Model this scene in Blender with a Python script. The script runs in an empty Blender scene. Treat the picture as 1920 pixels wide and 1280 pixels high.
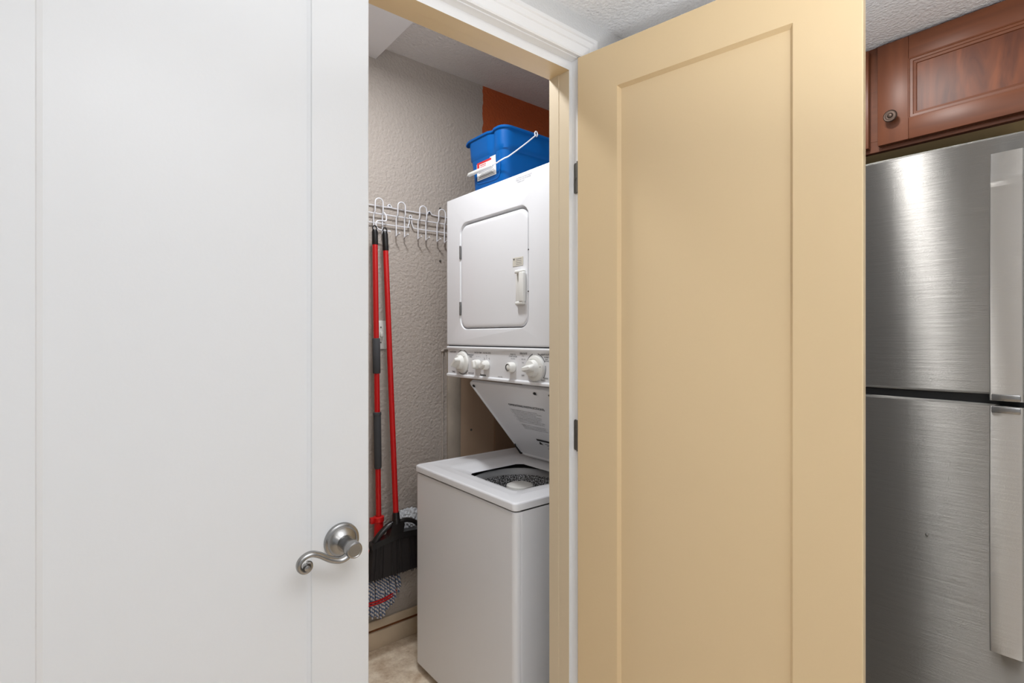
import bpy, bmesh, math, random
from mathutils import Vector, Matrix
from mathutils.geometry import tessellate_polygon
random.seed(7)
S = bpy.context.scene
COL = S.collection

# ------------------------------------------------------------------ camera, world, lights, exposure
cd = bpy.data.cameras.new('camera'); cam = bpy.data.objects.new('camera', cd); COL.objects.link(cam)
cam.location = (0, 0, 1.30)
cam.rotation_euler = (math.radians(90), 0, math.radians(-38.9))
cd.sensor_width = 36.0; cd.sensor_fit = 'HORIZONTAL'
cd.lens = 36.0 * 973 / 1920
cd.shift_y = -8 / 1920
cd.clip_start = 0.02
S.camera = cam

w = bpy.data.worlds.new('daylight'); S.world = w; w.use_nodes = True
bg = w.node_tree.nodes['Background']
bg.inputs[0].default_value = (0.92, 0.96, 1.0, 1)
bg.inputs[1].default_value = 0.6

def area(name, loc, target, size, power, color=(1, 1, 1), size_y=None, spread=180):
    l = bpy.data.lights.new(name, 'AREA'); l.energy = power; l.color = color
    l.shape = 'RECTANGLE' if size_y else 'DISK'; l.size = size
    if size_y: l.size_y = size_y
    l.spread = math.radians(spread)
    o = bpy.data.objects.new(name, l); COL.objects.link(o); o.location = loc
    d = Vector(target) - Vector(loc)
    o.rotation_euler = d.to_track_quat('-Z', 'Y').to_euler()
    return o

def globe(name, loc, radius, power, color=(1, 1, 1)):
    l = bpy.data.lights.new(name, 'POINT'); l.energy = power; l.color = color; l.shadow_soft_size = radius
    o = bpy.data.objects.new(name, l); COL.objects.link(o); o.location = loc
    return o

area('kitchen_can_lamp', (0.05, -0.20, 2.13), (0.05, -0.20, 0), 0.18, 2.5, (0.98, 0.985, 1.0))
area('kitchen_can_lamp', (-1.0, -0.60, 2.13), (-1.0, -0.60, 0), 0.18, 4, (0.98, 0.985, 1.0))
area('kitchen_can_lamp', (1.36, 0.47, 2.13), (1.36, 0.47, 0), 0.10, 3.3, (1.0, 0.99, 0.97))
area('ceiling_bounce_fill', (0.25, -0.40, 1.25), (0.25, -0.40, 3), 0.35, 31, (0.96, 0.98, 1.0), spread=138)  # added fill, no real fixture: shines up so the ceiling bounces soft light
area('closet_ceiling_lamp', (0.74, 1.40, 2.44), (0.76, 1.40, 0), 0.16, 12.4, (0.95, 0.97, 1.0))

S.view_settings.view_transform = 'Standard'
S.view_settings.look = 'None'
S.view_settings.gamma = 1.0
S.view_settings.use_curve_mapping = False
S.view_settings.exposure = 0.0

# ------------------------------------------------------------------ materials
def lin(c):
    return tuple((v / 255 / 12.92) if v / 255 <= 0.04045 else ((v / 255 + 0.055) / 1.055) ** 2.4 for v in c)

def mat(name, rgb, rough=0.5, metal=0.0, bump=0, bscale=100, var=0.0, vscale=5, spec=0.5, coat=0, detail=3, bdist=0.004):
    m = bpy.data.materials.new(name); m.use_nodes = True
    nt = m.node_tree; b = nt.nodes['Principled BSDF']
    c = lin(rgb) + (1,)
    b.inputs['Base Color'].default_value = c
    b.inputs['Roughness'].default_value = rough
    b.inputs['Metallic'].default_value = metal
    b.inputs['Specular IOR Level'].default_value = spec
    if coat:
        b.inputs['Coat Weight'].default_value = coat; b.inputs['Coat Roughness'].default_value = 0.08
    tc = nt.nodes.new('ShaderNodeTexCoord')
    if bump:
        n = nt.nodes.new('ShaderNodeTexNoise'); n.inputs['Scale'].default_value = bscale
        n.inputs['Detail'].default_value = detail
        nt.links.new(tc.outputs['Object'], n.inputs['Vector'])
        bp = nt.nodes.new('ShaderNodeBump'); bp.inputs['Strength'].default_value = bump
        bp.inputs['Distance'].default_value = bdist
        nt.links.new(n.outputs['Fac'], bp.inputs['Height']); nt.links.new(bp.outputs['Normal'], b.inputs['Normal'])
    if var:
        n2 = nt.nodes.new('ShaderNodeTexNoise'); n2.inputs['Scale'].default_value = vscale; n2.inputs['Detail'].default_value = 5
        nt.links.new(tc.outputs['Object'], n2.inputs['Vector'])
        r = nt.nodes.new('ShaderNodeValToRGB')
        r.color_ramp.elements[0].position = 0.3; r.color_ramp.elements[1].position = 0.7
        r.color_ramp.elements[0].color = tuple(v * (1 - var) for v in c[:3]) + (1,)
        r.color_ramp.elements[1].color = tuple(min(1, v * (1 + var)) for v in c[:3]) + (1,)
        nt.links.new(n2.outputs['Fac'], r.inputs['Fac']); nt.links.new(r.outputs['Color'], b.inputs['Base Color'])
    return m

M = {}
M['door_white'] = mat('satin_white_paint', (224, 226, 229), 0.38, bump=0.03, bscale=160)
M['trim_white'] = mat('gloss_white_trim_paint', (240, 241, 243), 0.3)
M['beige'] = mat('satin_beige_paint', (221, 196, 155), 0.34, bump=0.035, bscale=120)
M['jamb_cream'] = mat('greyish_cream_jamb_paint', (220, 203, 174), 0.4)
M['edge_cream'] = mat('cream_door_edge_paint', (228, 205, 165), 0.4)
M['wall_white'] = mat('textured_white_wall_paint', (222, 223, 224), 0.75, bump=0.6, bscale=170)
M['ceiling'] = mat('orange_peel_ceiling_paint', (243, 244, 246), 0.8, bump=0.9, bscale=110, bdist=0.006)
M['closet_ceiling'] = mat('textured_closet_ceiling_paint', (226, 220, 216), 0.8, bump=0.9, bscale=95, bdist=0.008)
M['beam'] = mat('smooth_beam_paint', (242, 239, 238), 0.7, bump=0.1, bscale=120)
M['tan_wall'] = mat('tan_paint', (200, 172, 146), 0.6, bump=0.3, bscale=120)
M['tan_dark'] = mat('darker_brown', (168, 140, 114), 0.6, bump=0.2, bscale=120)
M['board'] = mat('greige_board_paint', (172, 160, 146), 0.55, bump=0.4, bscale=60, var=0.08, vscale=12)
M['base'] = mat('cream_baseboard_paint', (205, 186, 160), 0.5, bump=0.2, bscale=60, var=0.06, vscale=8)
M['base_gap'] = mat('brown_gap', (120, 72, 38), 0.8, var=0.3, vscale=30)
M['enamel'] = mat('white_appliance_enamel', (235, 236, 239), 0.26)
M['plastic_white'] = mat('white_knob_plastic', (236, 236, 232), 0.35)
M['grey_gap'] = mat('dark_gap', (40, 40, 42), 0.7)
M['gasket'] = mat('black_gasket_rubber', (14, 14, 15), 0.8)
M['tub_ring'] = mat('grey_tub_ring_plastic', (176, 177, 180), 0.4)
M['rubber'] = mat('black_rubber', (28, 28, 28), 0.6)
M['print'] = mat('grey_print_ink', (96, 96, 98), 0.6)
M['print_dark'] = mat('black_print_ink', (30, 30, 32), 0.6)
M['print_light'] = mat('pale_print_ink', (150, 150, 152), 0.6)
M['sticker'] = mat('cream_sticker_paper', (214, 209, 196), 0.6)
M['bucket'] = mat('blue_bucket_plastic', (0, 84, 154), 0.4, spec=0.25, bump=0.04, bscale=40)
M['wire'] = mat('white_coated_wire', (226, 226, 230), 0.35)
M['label_white'] = mat('white_label_paper', (238, 236, 232), 0.5)
M['label_red'] = mat('red_label_ink', (205, 45, 50), 0.5)
M['red'] = mat('red_painted_metal_pole', (186, 18, 20), 0.25)
M['red_plastic'] = mat('red_plastic', (200, 20, 22), 0.35)
M['grip'] = mat('charcoal_foam_grip', (62, 63, 66), 0.75)
M['black'] = mat('black_plastic', (22, 20, 20), 0.3)
M['bristle'] = mat('black_bristle', (22, 17, 18), 0.6)
M['nickel'] = mat('satin_nickel', (158, 157, 156), 0.27, 1.0)
M['hinge'] = mat('grey_hinge_metal', (120, 118, 112), 0.45, 0.8)
M['dark_bronze'] = mat('oil_rubbed_bronze', (72, 58, 50), 0.45, 0.7)
M['fridge_side'] = mat('dark_grey_refrigerator_side', (70, 70, 72), 0.5)
M['cab_under'] = mat('olive_cabinet_underside', (235, 205, 150), 0.6)
M['outlet'] = mat('white_switch_plastic', (222, 220, 214), 0.4)

def wall_material():
    m = mat('greige_and_rust_wall_paint', (188, 175, 160), 0.62, bump=0.9, bscale=85, bdist=0.0055)
    nt = m.node_tree; b = nt.nodes['Principled BSDF']
    g = nt.nodes.new('ShaderNodeNewGeometry'); sp = nt.nodes.new('ShaderNodeSeparateXYZ')
    nt.links.new(g.outputs['Position'], sp.inputs[0])
    n = nt.nodes.new('ShaderNodeTexNoise'); n.inputs['Scale'].default_value = 25
    nt.links.new(g.outputs['Position'], n.inputs['Vector'])
    ma = nt.nodes.new('ShaderNodeMath'); ma.operation = 'MULTIPLY_ADD'
    nt.links.new(n.outputs['Fac'], ma.inputs[0]); ma.inputs[1].default_value = 0.02
    nt.links.new(sp.outputs['X'], ma.inputs[2])
    gt = nt.nodes.new('ShaderNodeMath'); gt.operation = 'GREATER_THAN'; gt.inputs[1].default_value = 1.48
    nt.links.new(ma.outputs[0], gt.inputs[0])
    mx = nt.nodes.new('ShaderNodeMix'); mx.data_type = 'RGBA'
    mx.inputs[6].default_value = lin((176, 166, 157)) + (1,); mx.inputs[7].default_value = lin((178, 82, 34)) + (1,)
    nt.links.new(gt.outputs[0], mx.inputs[0]); nt.links.new(mx.outputs[2], b.inputs['Base Color'])
    return m
M['closet_wall'] = wall_material()

def floor_material():
    m = mat('mottled_beige_vinyl', (196, 178, 152), 0.45, bump=0.1, bscale=40)
    nt = m.node_tree; b = nt.nodes['Principled BSDF']; tc = nt.nodes.new('ShaderNodeTexCoord')
    n = nt.nodes.new('ShaderNodeTexNoise'); n.inputs['Scale'].default_value = 14; n.inputs['Detail'].default_value = 8
    n.inputs['Roughness'].default_value = 0.7
    nt.links.new(tc.outputs['Object'], n.inputs['Vector'])
    r = nt.nodes.new('ShaderNodeValToRGB'); e = r.color_ramp.elements
    e[0].position = 0.32; e[0].color = lin((188, 160, 128)) + (1,)
    e[1].position = 0.62; e[1].color = lin((245, 230, 208)) + (1,)
    nt.links.new(n.outputs['Fac'], r.inputs['Fac']); nt.links.new(r.outputs['Color'], b.inputs['Base Color'])
    return m
M['floor'] = floor_material()

def wood_material(name, axis):
    m = mat(name, (140, 80, 50), 0.42, spec=0.45)
    nt = m.node_tree; b = nt.nodes['Principled BSDF']; tc = nt.nodes.new('ShaderNodeTexCoord')
    mp = nt.nodes.new('ShaderNodeMapping')
    sc = {'y': (8, 1.2, 14), 'z': (8, 14, 1.2), 'panel': (5, 9, 1.6)}[axis]
    mp.inputs['Scale'].default_value = sc
    nt.links.new(tc.outputs['Object'], mp.inputs['Vector'])
    n = nt.nodes.new('ShaderNodeTexNoise'); n.inputs['Scale'].default_value = 2.2; n.inputs['Detail'].default_value = 4
    n.inputs['Distortion'].default_value = 1.6 if axis == 'panel' else 0.6
    nt.links.new(mp.outputs[0], n.inputs['Vector'])
    r = nt.nodes.new('ShaderNodeValToRGB'); e = r.color_ramp.elements
    e[0].position = 0.25; e[1].position = 0.75
    if axis == 'panel':
        e[0].color = lin((78, 38, 25)) + (1,); e[1].color = lin((138, 76, 42)) + (1,)
    else:
        e[0].color = lin((104, 58, 36)) + (1,); e[1].color = lin((128, 74, 46)) + (1,)
    nt.links.new(n.outputs['Fac'], r.inputs['Fac']); nt.links.new(r.outputs['Color'], b.inputs['Base Color'])
    return m
M['wood_h'] = wood_material('cherry_wood_grain_along', 'y')
M['wood_v'] = wood_material('cherry_wood_grain_up', 'z')
M['wood_p'] = wood_material('cherry_wood_figured_panel', 'panel')

def steel_material(name, tint=(152, 150, 147), rough=0.38, grain=0.0006):
    m = mat(name, tint, rough, 1.0)
    nt = m.node_tree; b = nt.nodes['Principled BSDF']; tc = nt.nodes.new('ShaderNodeTexCoord')
    mp = nt.nodes.new('ShaderNodeMapping'); mp.inputs['Scale'].default_value = (2, 6, 3000)
    nt.links.new(tc.outputs['Object'], mp.inputs['Vector'])
    n = nt.nodes.new('ShaderNodeTexNoise'); n.inputs['Scale'].default_value = 1.0; n.inputs['Detail'].default_value = 2
    nt.links.new(mp.outputs[0], n.inputs['Vector'])
    mr = nt.nodes.new('ShaderNodeMapRange'); mr.inputs[3].default_value = rough - 0.015; mr.inputs[4].default_value = rough + 0.015
    nt.links.new(n.outputs['Fac'], mr.inputs[0]); nt.links.new(mr.outputs[0], b.inputs['Roughness'])
    # brushed sideways: highlights stretch up and down
    b.inputs['Anisotropic'].default_value = 1.0; b.inputs['Anisotropic Rotation'].default_value = 0.25
    t = nt.nodes.new('ShaderNodeTangent'); t.direction_type = 'RADIAL'; t.axis = 'Z'
    nt.links.new(t.outputs[0], b.inputs['Tangent'])
    # slow waviness of the sheet
    n3 = nt.nodes.new('ShaderNodeTexNoise'); n3.inputs['Scale'].default_value = 3.0; n3.inputs['Detail'].default_value = 0
    nt.links.new(tc.outputs['Object'], n3.inputs['Vector'])
    bp = nt.nodes.new('ShaderNodeBump'); bp.inputs['Strength'].default_value = 0.16; bp.inputs['Distance'].default_value = 0.02
    nt.links.new(n3.outputs['Fac'], bp.inputs['Height'])
    # brushed grain: fine furrows running sideways
    mp2 = nt.nodes.new('ShaderNodeMapping'); mp2.inputs['Scale'].default_value = (3, 5, 9000)
    nt.links.new(tc.outputs['Object'], mp2.inputs['Vector'])
    n4 = nt.nodes.new('ShaderNodeTexNoise'); n4.inputs['Scale'].default_value = 1.0; n4.inputs['Detail'].default_value = 1
    nt.links.new(mp2.outputs[0], n4.inputs['Vector'])
    b2 = nt.nodes.new('ShaderNodeBump'); b2.inputs['Strength'].default_value = 1.0; b2.inputs['Distance'].default_value = grain
    nt.links.new(n4.outputs['Fac'], b2.inputs['Height']); nt.links.new(bp.outputs['Normal'], b2.inputs['Normal'])
    nt.links.new(b2.outputs['Normal'], b.inputs['Normal'])
    return m
M['steel'] = steel_material('brushed_stainless_steel')
M['steel_light'] = steel_material('brushed_steel_handle', (190, 188, 185), 0.38, 0.0002)

def speckle_material():
    m = mat('speckled_porcelain', (60, 60, 62), 0.3)
    nt = m.node_tree; b = nt.nodes['Principled BSDF']; tc = nt.nodes.new('ShaderNodeTexCoord')
    n = nt.nodes.new('ShaderNodeTexNoise'); n.inputs['Scale'].default_value = 230; n.inputs['Detail'].default_value = 1
    nt.links.new(tc.outputs['Object'], n.inputs['Vector'])
    r = nt.nodes.new('ShaderNodeValToRGB'); e = r.color_ramp.elements
    e[0].position = 0.46; e[0].color = lin((52, 52, 54)) + (1,)
    e[1].position = 0.6; e[1].color = lin((215, 216, 220)) + (1,)
    nt.links.new(n.outputs['Fac'], r.inputs['Fac']); nt.links.new(r.outputs['Color'], b.inputs['Base Color'])
    return m
M['speckle'] = speckle_material()

def yarn_material():
    m = mat('blue_and_white_twisted_yarn', (120, 135, 165), 0.9)
    nt = m.node_tree; b = nt.nodes['Principled BSDF']; tc = nt.nodes.new('ShaderNodeTexCoord')
    wv = nt.nodes.new('ShaderNodeTexWave'); wv.bands_direction = 'DIAGONAL'; wv.inputs['Scale'].default_value = 42
    wv.inputs['Distortion'].default_value = 4
    nt.links.new(tc.outputs['Object'], wv.inputs['Vector'])
    r = nt.nodes.new('ShaderNodeValToRGB'); e = r.color_ramp.elements
    e[0].position = 0.2; e[0].color = lin((84, 104, 138)) + (1,)
    e[1].position = 0.75; e[1].color = lin((206, 200, 199)) + (1,)
    nt.links.new(wv.outputs['Fac'], r.inputs['Fac']); nt.links.new(r.outputs['Color'], b.inputs['Base Color'])
    return m
M['yarn'] = yarn_material()

def film_material():
    m = mat('crinkled_clear_plastic_film', (225, 228, 232), 0.14)
    b = m.node_tree.nodes['Principled BSDF']; b.inputs['Transmission Weight'].default_value = 0.25
    return m
M['film'] = film_material()

# ------------------------------------------------------------------ builders
class MB:
    """collects verts and faces of ONE mesh"""
    def __init__(s): s.v = []; s.f = []; s.m = []
    def add(s, vs, fs, mi=0):
        o = len(s.v); s.v += [tuple(p) for p in vs]
        for f in fs: s.f.append([i + o for i in f]); s.m.append(mi)
        return s
    def box(s, x0, x1, y0, y1, z0, z1, mi=0, bev=0.0, seg=2):
        bm = bmesh.new(); bmesh.ops.create_cube(bm, size=1)
        for v in bm.verts:
            v.co = Vector((x0 + (v.co.x + .5) * (x1 - x0), y0 + (v.co.y + .5) * (y1 - y0), z0 + (v.co.z + .5) * (z1 - z0)))
        if bev:
            bmesh.ops.bevel(bm, geom=list(bm.edges), offset=bev, segments=seg, profile=0.5, affect='EDGES')
        bm.verts.index_update()
        s.add([v.co for v in bm.verts], [[v.index for v in f.verts] for f in bm.faces], mi); bm.free(); return s
    def lathe(s, prof, c, axis, n=32, mi=0, cap=True):
        """prof: list of (radius, height along axis)"""
        a = Vector(axis).normalized(); t = Vector((0, 0, 1)) if abs(a.z) < .9 else Vector((1, 0, 0))
        u = a.cross(t).normalized(); v = a.cross(u); c = Vector(c); vs = []; fs = []
        for r, h in prof:
            for i in range(n):
                q = 2 * math.pi * i / n
                vs.append(c + a * h + (u * math.cos(q) + v * math.sin(q)) * r)
        for k in range(len(prof) - 1):
            for i in range(n):
                j = (i + 1) % n; fs.append([k * n + i, k * n + j, (k + 1) * n + j, (k + 1) * n + i])
        if cap:
            fs.append(list(range(n))[::-1]); fs.append([(len(prof) - 1) * n + i for i in range(n)])
        return s.add(vs, fs, mi)
    def tube(s, pts, r, n=8, mi=0, flat=1.0, ref=None):
        """pts polyline; r radius or list; flat squashes along the second axis"""
        P = [Vector(p) for p in pts]; R = r if isinstance(r, (list, tuple)) else [r] * len(P)
        vs = []; fs = []; prev = Vector(ref) if ref else None
        for i, p in enumerate(P):
            d = (P[min(i + 1, len(P) - 1)] - P[max(i - 1, 0)]).normalized()
            if prev is None:
                prev = d.orthogonal()
            u = (prev - d * prev.dot(d)).normalized(); v = d.cross(u); prev = u
            for k in range(n):
                q = 2 * math.pi * k / n
                vs.append(p + u * math.cos(q) * R[i] + v * math.sin(q) * R[i] * flat)
        for i in range(len(P) - 1):
            for k in range(n):
                j = (k + 1) % n; fs.append([i * n + k, i * n + j, (i + 1) * n + j, (i + 1) * n + k])
        fs.append(list(range(n))[::-1]); fs.append([(len(P) - 1) * n + k for k in range(n)])
        return s.add(vs, fs, mi)
    def loft(s, rings, mi=0, cap0=True, cap1=True):
        n = len(rings[0]); vs = [p for r in rings for p in r]; fs = []
        for k in range(len(rings) - 1):
            for i in range(n):
                j = (i + 1) % n; fs.append([k * n + i, k * n + j, (k + 1) * n + j, (k + 1) * n + i])
        if cap0: fs.append(list(range(n))[::-1])
        if cap1: fs.append([(len(rings) - 1) * n + i for i in range(n)])
        return s.add(vs, fs, mi)
    def holed(s, outer, inner, mi=0):
        """flat face with a hole; 3-D loops"""
        polys = [[Vector(p) for p in outer], [Vector(p) for p in inner]]
        tris = tessellate_polygon(polys)
        return s.add(polys[0] + polys[1], [list(t) for t in tris], mi)
    def build(s, name, mats, parent=None, smooth=35):
        me = bpy.data.meshes.new(name)
        me.from_pydata(s.v, [], s.f)
        mats = mats if isinstance(mats, (list, tuple)) else [mats]
        for m in mats: me.materials.append(m)
        for p, i in zip(me.polygons, s.m): p.material_index = i
        bm = bmesh.new(); bm.from_mesh(me)
        bmesh.ops.remove_doubles(bm, verts=bm.verts, dist=1e-6)
        bmesh.ops.recalc_face_normals(bm, faces=bm.faces)
        if smooth:
            a = math.radians(smooth)
            for f in bm.faces: f.smooth = True
            for e in bm.edges:
                e.smooth = len(e.link_faces) == 2 and e.calc_face_angle(9) < a
        bm.to_mesh(me); bm.free()
        o = bpy.data.objects.new(name, me); COL.objects.link(o)
        if smooth and mats[0] in (M['enamel'], M['steel'], M['steel_light'], M['door_white'], M['beige']):
            wn = o.modifiers.new('weighted_normals', 'WEIGHTED_NORMAL'); wn.keep_sharp = True; wn.weight = 80
        if parent: o.parent = parent; o.matrix_parent_inverse = world_inv(parent)
        return o

def world_inv(p):
    # parts sit at the world origin, only things carry a location
    return Matrix.Identity(4) if p.parent else Matrix.Translation(p.location).inverted()

def thing(name, label, cat, loc=(0, 0, 0), group=None):
    o = bpy.data.objects.new(name, None); COL.objects.link(o); o.location = loc
    o.empty_display_size = 0.05
    o['label'] = label; o['category'] = cat
    if group: o['group'] = group
    return o

def struct(o, label=None, cat=None):
    o['kind'] = 'structure'
    if label: o['label'] = label
    if cat: o['category'] = cat
    return o

def rrect(y0, y1, z0, z1, r, n=8):
    """rounded rectangle as 2-D loop, counter-clockwise"""
    pts = []
    for cy, cz, a0 in ((y1 - r, z0 + r, -90), (y1 - r, z1 - r, 0), (y0 + r, z1 - r, 90), (y0 + r, z0 + r, 180)):
        for i in range(n + 1):
            a = math.radians(a0 + 90 * i / n); pts.append((cy + r * math.cos(a), cz + r * math.sin(a)))
    return pts

def smooth_pts(pts, k=6):
    """Catmull-Rom through the points"""
    P = [Vector(p) for p in pts]; out = []
    for i in range(len(P) - 1):
        a = P[max(i - 1, 0)]; b = P[i]; c = P[i + 1]; d = P[min(i + 2, len(P) - 1)]
        for j in range(k):
            t = j / k
            out.append(0.5 * ((2 * b) + (c - a) * t + (2 * a - 5 * b + 4 * c - d) * t * t + (3 * b - a - 3 * c + d) * t ** 3))
    out.append(P[-1]); return out

def text(name, body, size, origin, right, up, m, parent, align='LEFT', bold=0.0, space=1.0):
    c = bpy.data.curves.new(name, 'FONT'); c.body = body; c.size = size; c.align_x = align
    c.offset = bold; c.space_line = space; c.resolution_u = 2
    c.materials.append(m)
    tmp = bpy.data.objects.new(name, c); COL.objects.link(tmp)
    bpy.context.view_layer.update()
    me = bpy.data.meshes.new_from_object(tmp.evaluated_get(bpy.context.evaluated_depsgraph_get()))
    bpy.data.objects.remove(tmp); bpy.data.curves.remove(c)
    me.name = name
    if not me.materials: me.materials.append(m)
    o = bpy.data.objects.new(name, me); COL.objects.link(o)
    r = Vector(right).normalized(); u = Vector(up).normalized(); n = r.cross(u)
    M4 = Matrix((r, u, n)).transposed().to_4x4(); M4.translation = Vector(origin)
    me.transform(M4)
    o.parent = parent; o.matrix_parent_inverse = world_inv(parent)
    return o

# ------------------------------------------------------------------ setting
CEIL = 2.143; WY = 0.946; WY2 = 1.043; BACK = 2.05; CC = 2.52
struct(MB().box(-2.4, 2.5, -3.0, 2.2, -0.06, 0).build('floor', M['floor']), 'mottled beige floor running into the closet')
struct(MB().box(-2.4, 2.5, -3.0, WY, CEIL, CEIL + 0.05).build('ceiling', M['ceiling']), 'white orange peel kitchen ceiling')
struct(MB().box(-0.6, 2.5, WY2, BACK + 0.1, CC, CC + 0.05).build('ceiling_closet', M['closet_ceiling']), 'greyish textured ceiling inside the closet')
# wall holding the double doors: one piece over and beside the opening
ox0, ox1, oz = -0.185, 0.985, 2.03
mb = MB(); mb.box(-2.4, ox0, WY, WY2, 0, CEIL); mb.box(ox1, 2.5, WY, WY2, 0, CEIL); mb.box(ox0, ox1, WY, WY2, oz, CEIL)
mb.box(-2.4, 2.5, WY, WY2, CEIL, CC + 0.05)
struct(mb.build('wall_front', M['wall_white']), 'white textured wall that holds the closet doors')
struct(MB().box(-0.6, 2.5, BACK, BACK + 0.1, 0, CC + 0.05).build('wall_back', M['closet_wall']), 'greige textured closet wall with a rust painted end')
struct(MB().box(2.40, 2.5, -3.0, BACK, 0, CC).build('wall_right', M['wall_white']), 'white wall behind the refrigerator')
struct(MB().box(-0.7, -0.6, WY2, BACK + 0.1, 0, CC + 0.05).build('wall_closet_left', M['closet_wall']), 'greige wall closing the closet')
# far side of the kitchen behind the camera, with wide window openings
mb = MB(); mb.box(-2.5, -2.4, -3.0, -2.5, 0, CEIL); mb.box(-2.5, -2.4, -0.4, WY, 0, CEIL); mb.box(-2.5, -2.4, -2.5, -0.4, 0, 0.3)
struct(mb.build('wall_left', M['wall_white']), 'white kitchen wall with a wide window opening')
mb = MB(); mb.box(-2.5, -1.9, -3.1, -3.0, 0, CEIL); mb.box(1.6, 2.5, -3.1, -3.0, 0, CEIL); mb.box(-1.9, 1.6, -3.1, -3.0, 0, 0.2)
struct(mb.build('wall_rear', M['wall_white']), 'white kitchen wall with a wide patio opening')
# dropped beam at the closet ceiling
struct(MB().box(-0.6, 0.921, WY2, BACK, 2.464, CC, bev=0.002).build('trim_1', M['beam']), 'smooth white dropped beam under the closet ceiling')
# baseboard, ledge moulding and brown gap line
struct(MB().box(-0.6, 2.4, BACK - 0.013, BACK, 0, 0.072, bev=0.003).build('baseboard_back', M['base']), 'cream baseboard along the closet wall')
struct(MB().box(-0.6, 2.4, BACK - 0.004, BACK, 0.070, 0.084).build('trim_2', M['base_gap']), 'brown gap above the closet baseboard')
struct(MB().box(-0.6, 2.4, BACK - 0.011, BACK, 0.083, 0.118, bev=0.004).build('trim_3', M['base']), 'cream moulding strip above the closet baseboard')
struct(MB().box(1.268, 1.337, BACK - 0.012, BACK, 0.118, 1.235, bev=0.002).build('trim_4', M['board']), 'painted vertical board on the wall beside the dryer')
mb = MB(); pts = smooth_pts([(1.300, BACK - .004, 1.247), (1.262, BACK - .004, 1.246), (1.247, BACK - .004, 1.240), (1.243, BACK - .004, 1.20), (1.245, BACK - .004, 0.9), (1.243, BACK - .004, 0.5), (1.244, BACK - .004, 0.118)], 8)
mb.tube(pts, 0.0042, 8); mb.tube([(1.240, BACK - .004, 1.236), (1.243, BACK - .008, 1.240), (1.247, BACK - .004, 1.236)], 0.007, 8)
struct(mb.build('trim_5', M['closet_wall']), 'thin painted cable running down the closet wall')
struct(MB().box(1.337, 1.535, BACK - 0.006, BACK, 0.118, 1.25).build('trim_6', M['tan_wall']), 'tan painted panel behind the washer')
struct(MB().box(1.536, 2.3, BACK - 0.018, BACK, 0.118, 1.25).build('trim_7', M['tan_dark']), 'darker brown panel behind the washer')  # darker tone than the tan panel beside it
# pipe trim edge nubs: screws in the wall
for (x, z) in ((1.232, 1.887), (1.232, 1.648), (1.399, 0.86)):
    nb = MB().lathe([(0.0005, 0.005), (0.004, 0.0045), (0.0055, 0.002), (0.0055, -0.006)], (x, BACK if x < 1.3 else BACK - .006, z), (0, -1, 0), 10).build('wall_screw', M['hinge'])
    nb['label'] = {1.887: 'small screw in the wall above the end of the hook rail', 1.648: 'small screw in the wall below the hook rail by the dryer', 0.86: 'screw in the tan panel above the washer deck'}[z]
    nb['category'] = 'screw'

# ------------------------------------------------------------------ door frame
jam = MB()
# right jamb: white rebate, white stop face, beige stop and jamb
def jamb_profile(side):
    """list of (x, y, material of the face that starts here)"""
    p = [(0.985, WY), (0.983, WY), (0.983, 0.967), (0.973, 0.967), (0.973, 1.004), (0.9745, 1.0055), (0.973, 1.007), (0.973, WY2), (0.985, WY2)]
    if side < 0:
        p = [(ox0 + ox1 - x, y) for x, y in p]
    return p
mats_j = [0, 0, 0, 2, 2, 2, 2, 2]
for sd in (1, -1):
    pr = jamb_profile(sd)
    for i in range(len(pr) - 1):
        a, b = pr[i], pr[i + 1]
        jam.add([(a[0], a[1], 0), (b[0], b[1], 0), (b[0], b[1], oz), (a[0], a[1], oz)], [[0, 1, 2, 3]], mats_j[i])
hd = [(oz, WY), (2.026, WY), (2.026, 0.967), (2.002, 0.967), (2.002, 1.004), (2.0035, 1.0055), (2.004, 1.007), (2.005, WY2), (oz, WY2)]
for i in range(len(hd) - 1):
    a, b = hd[i], hd[i + 1]
    xa, xb = (ox0 + .012, .973) if 2 <= i <= 6 else (ox0, ox1)
    jam.add([(xa, a[1], a[0]), (xb, a[1], a[0]), (xb, b[1], b[0]), (xa, b[1], b[0])], [[0, 1, 2, 3]], min(1, mats_j[i]))
struct(jam.build('trim_8', [M['trim_white'], M['beige'], M['jamb_cream']], smooth=0), 'door jamb painted white outside and beige inside')
# moulded casing: profile (distance out from the opening edge, projection from the wall)
prof = [(0.003, 0.0), (0.003, 0.009), (0.006, 0.011), (0.009, 0.009), (0.013, 0.0085), (0.030, 0.0105), (0.032, 0.0095), (0.034, 0.0125), (0.046, 0.014), (0.0475, 0.013), (0.050, 0.0165), (0.059, 0.0165), (0.062, 0.012), (0.062, 0.0)]
rings = []
for cx, cz, dx, dz in ((ox1 - .002, 0, 1, 0), (ox1 - .002, 2.026, 1, 1), (ox0 + .002, 2.026, -1, 1), (ox0 + .002, 0, -1, 0)):
    rings.append([(cx + dx * d, WY - h, cz + dz * d) for d, h in prof])
struct(MB().loft(rings).build('trim_9', M['trim_white'], smooth=0), 'white moulded casing around the closet doorway')

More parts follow.
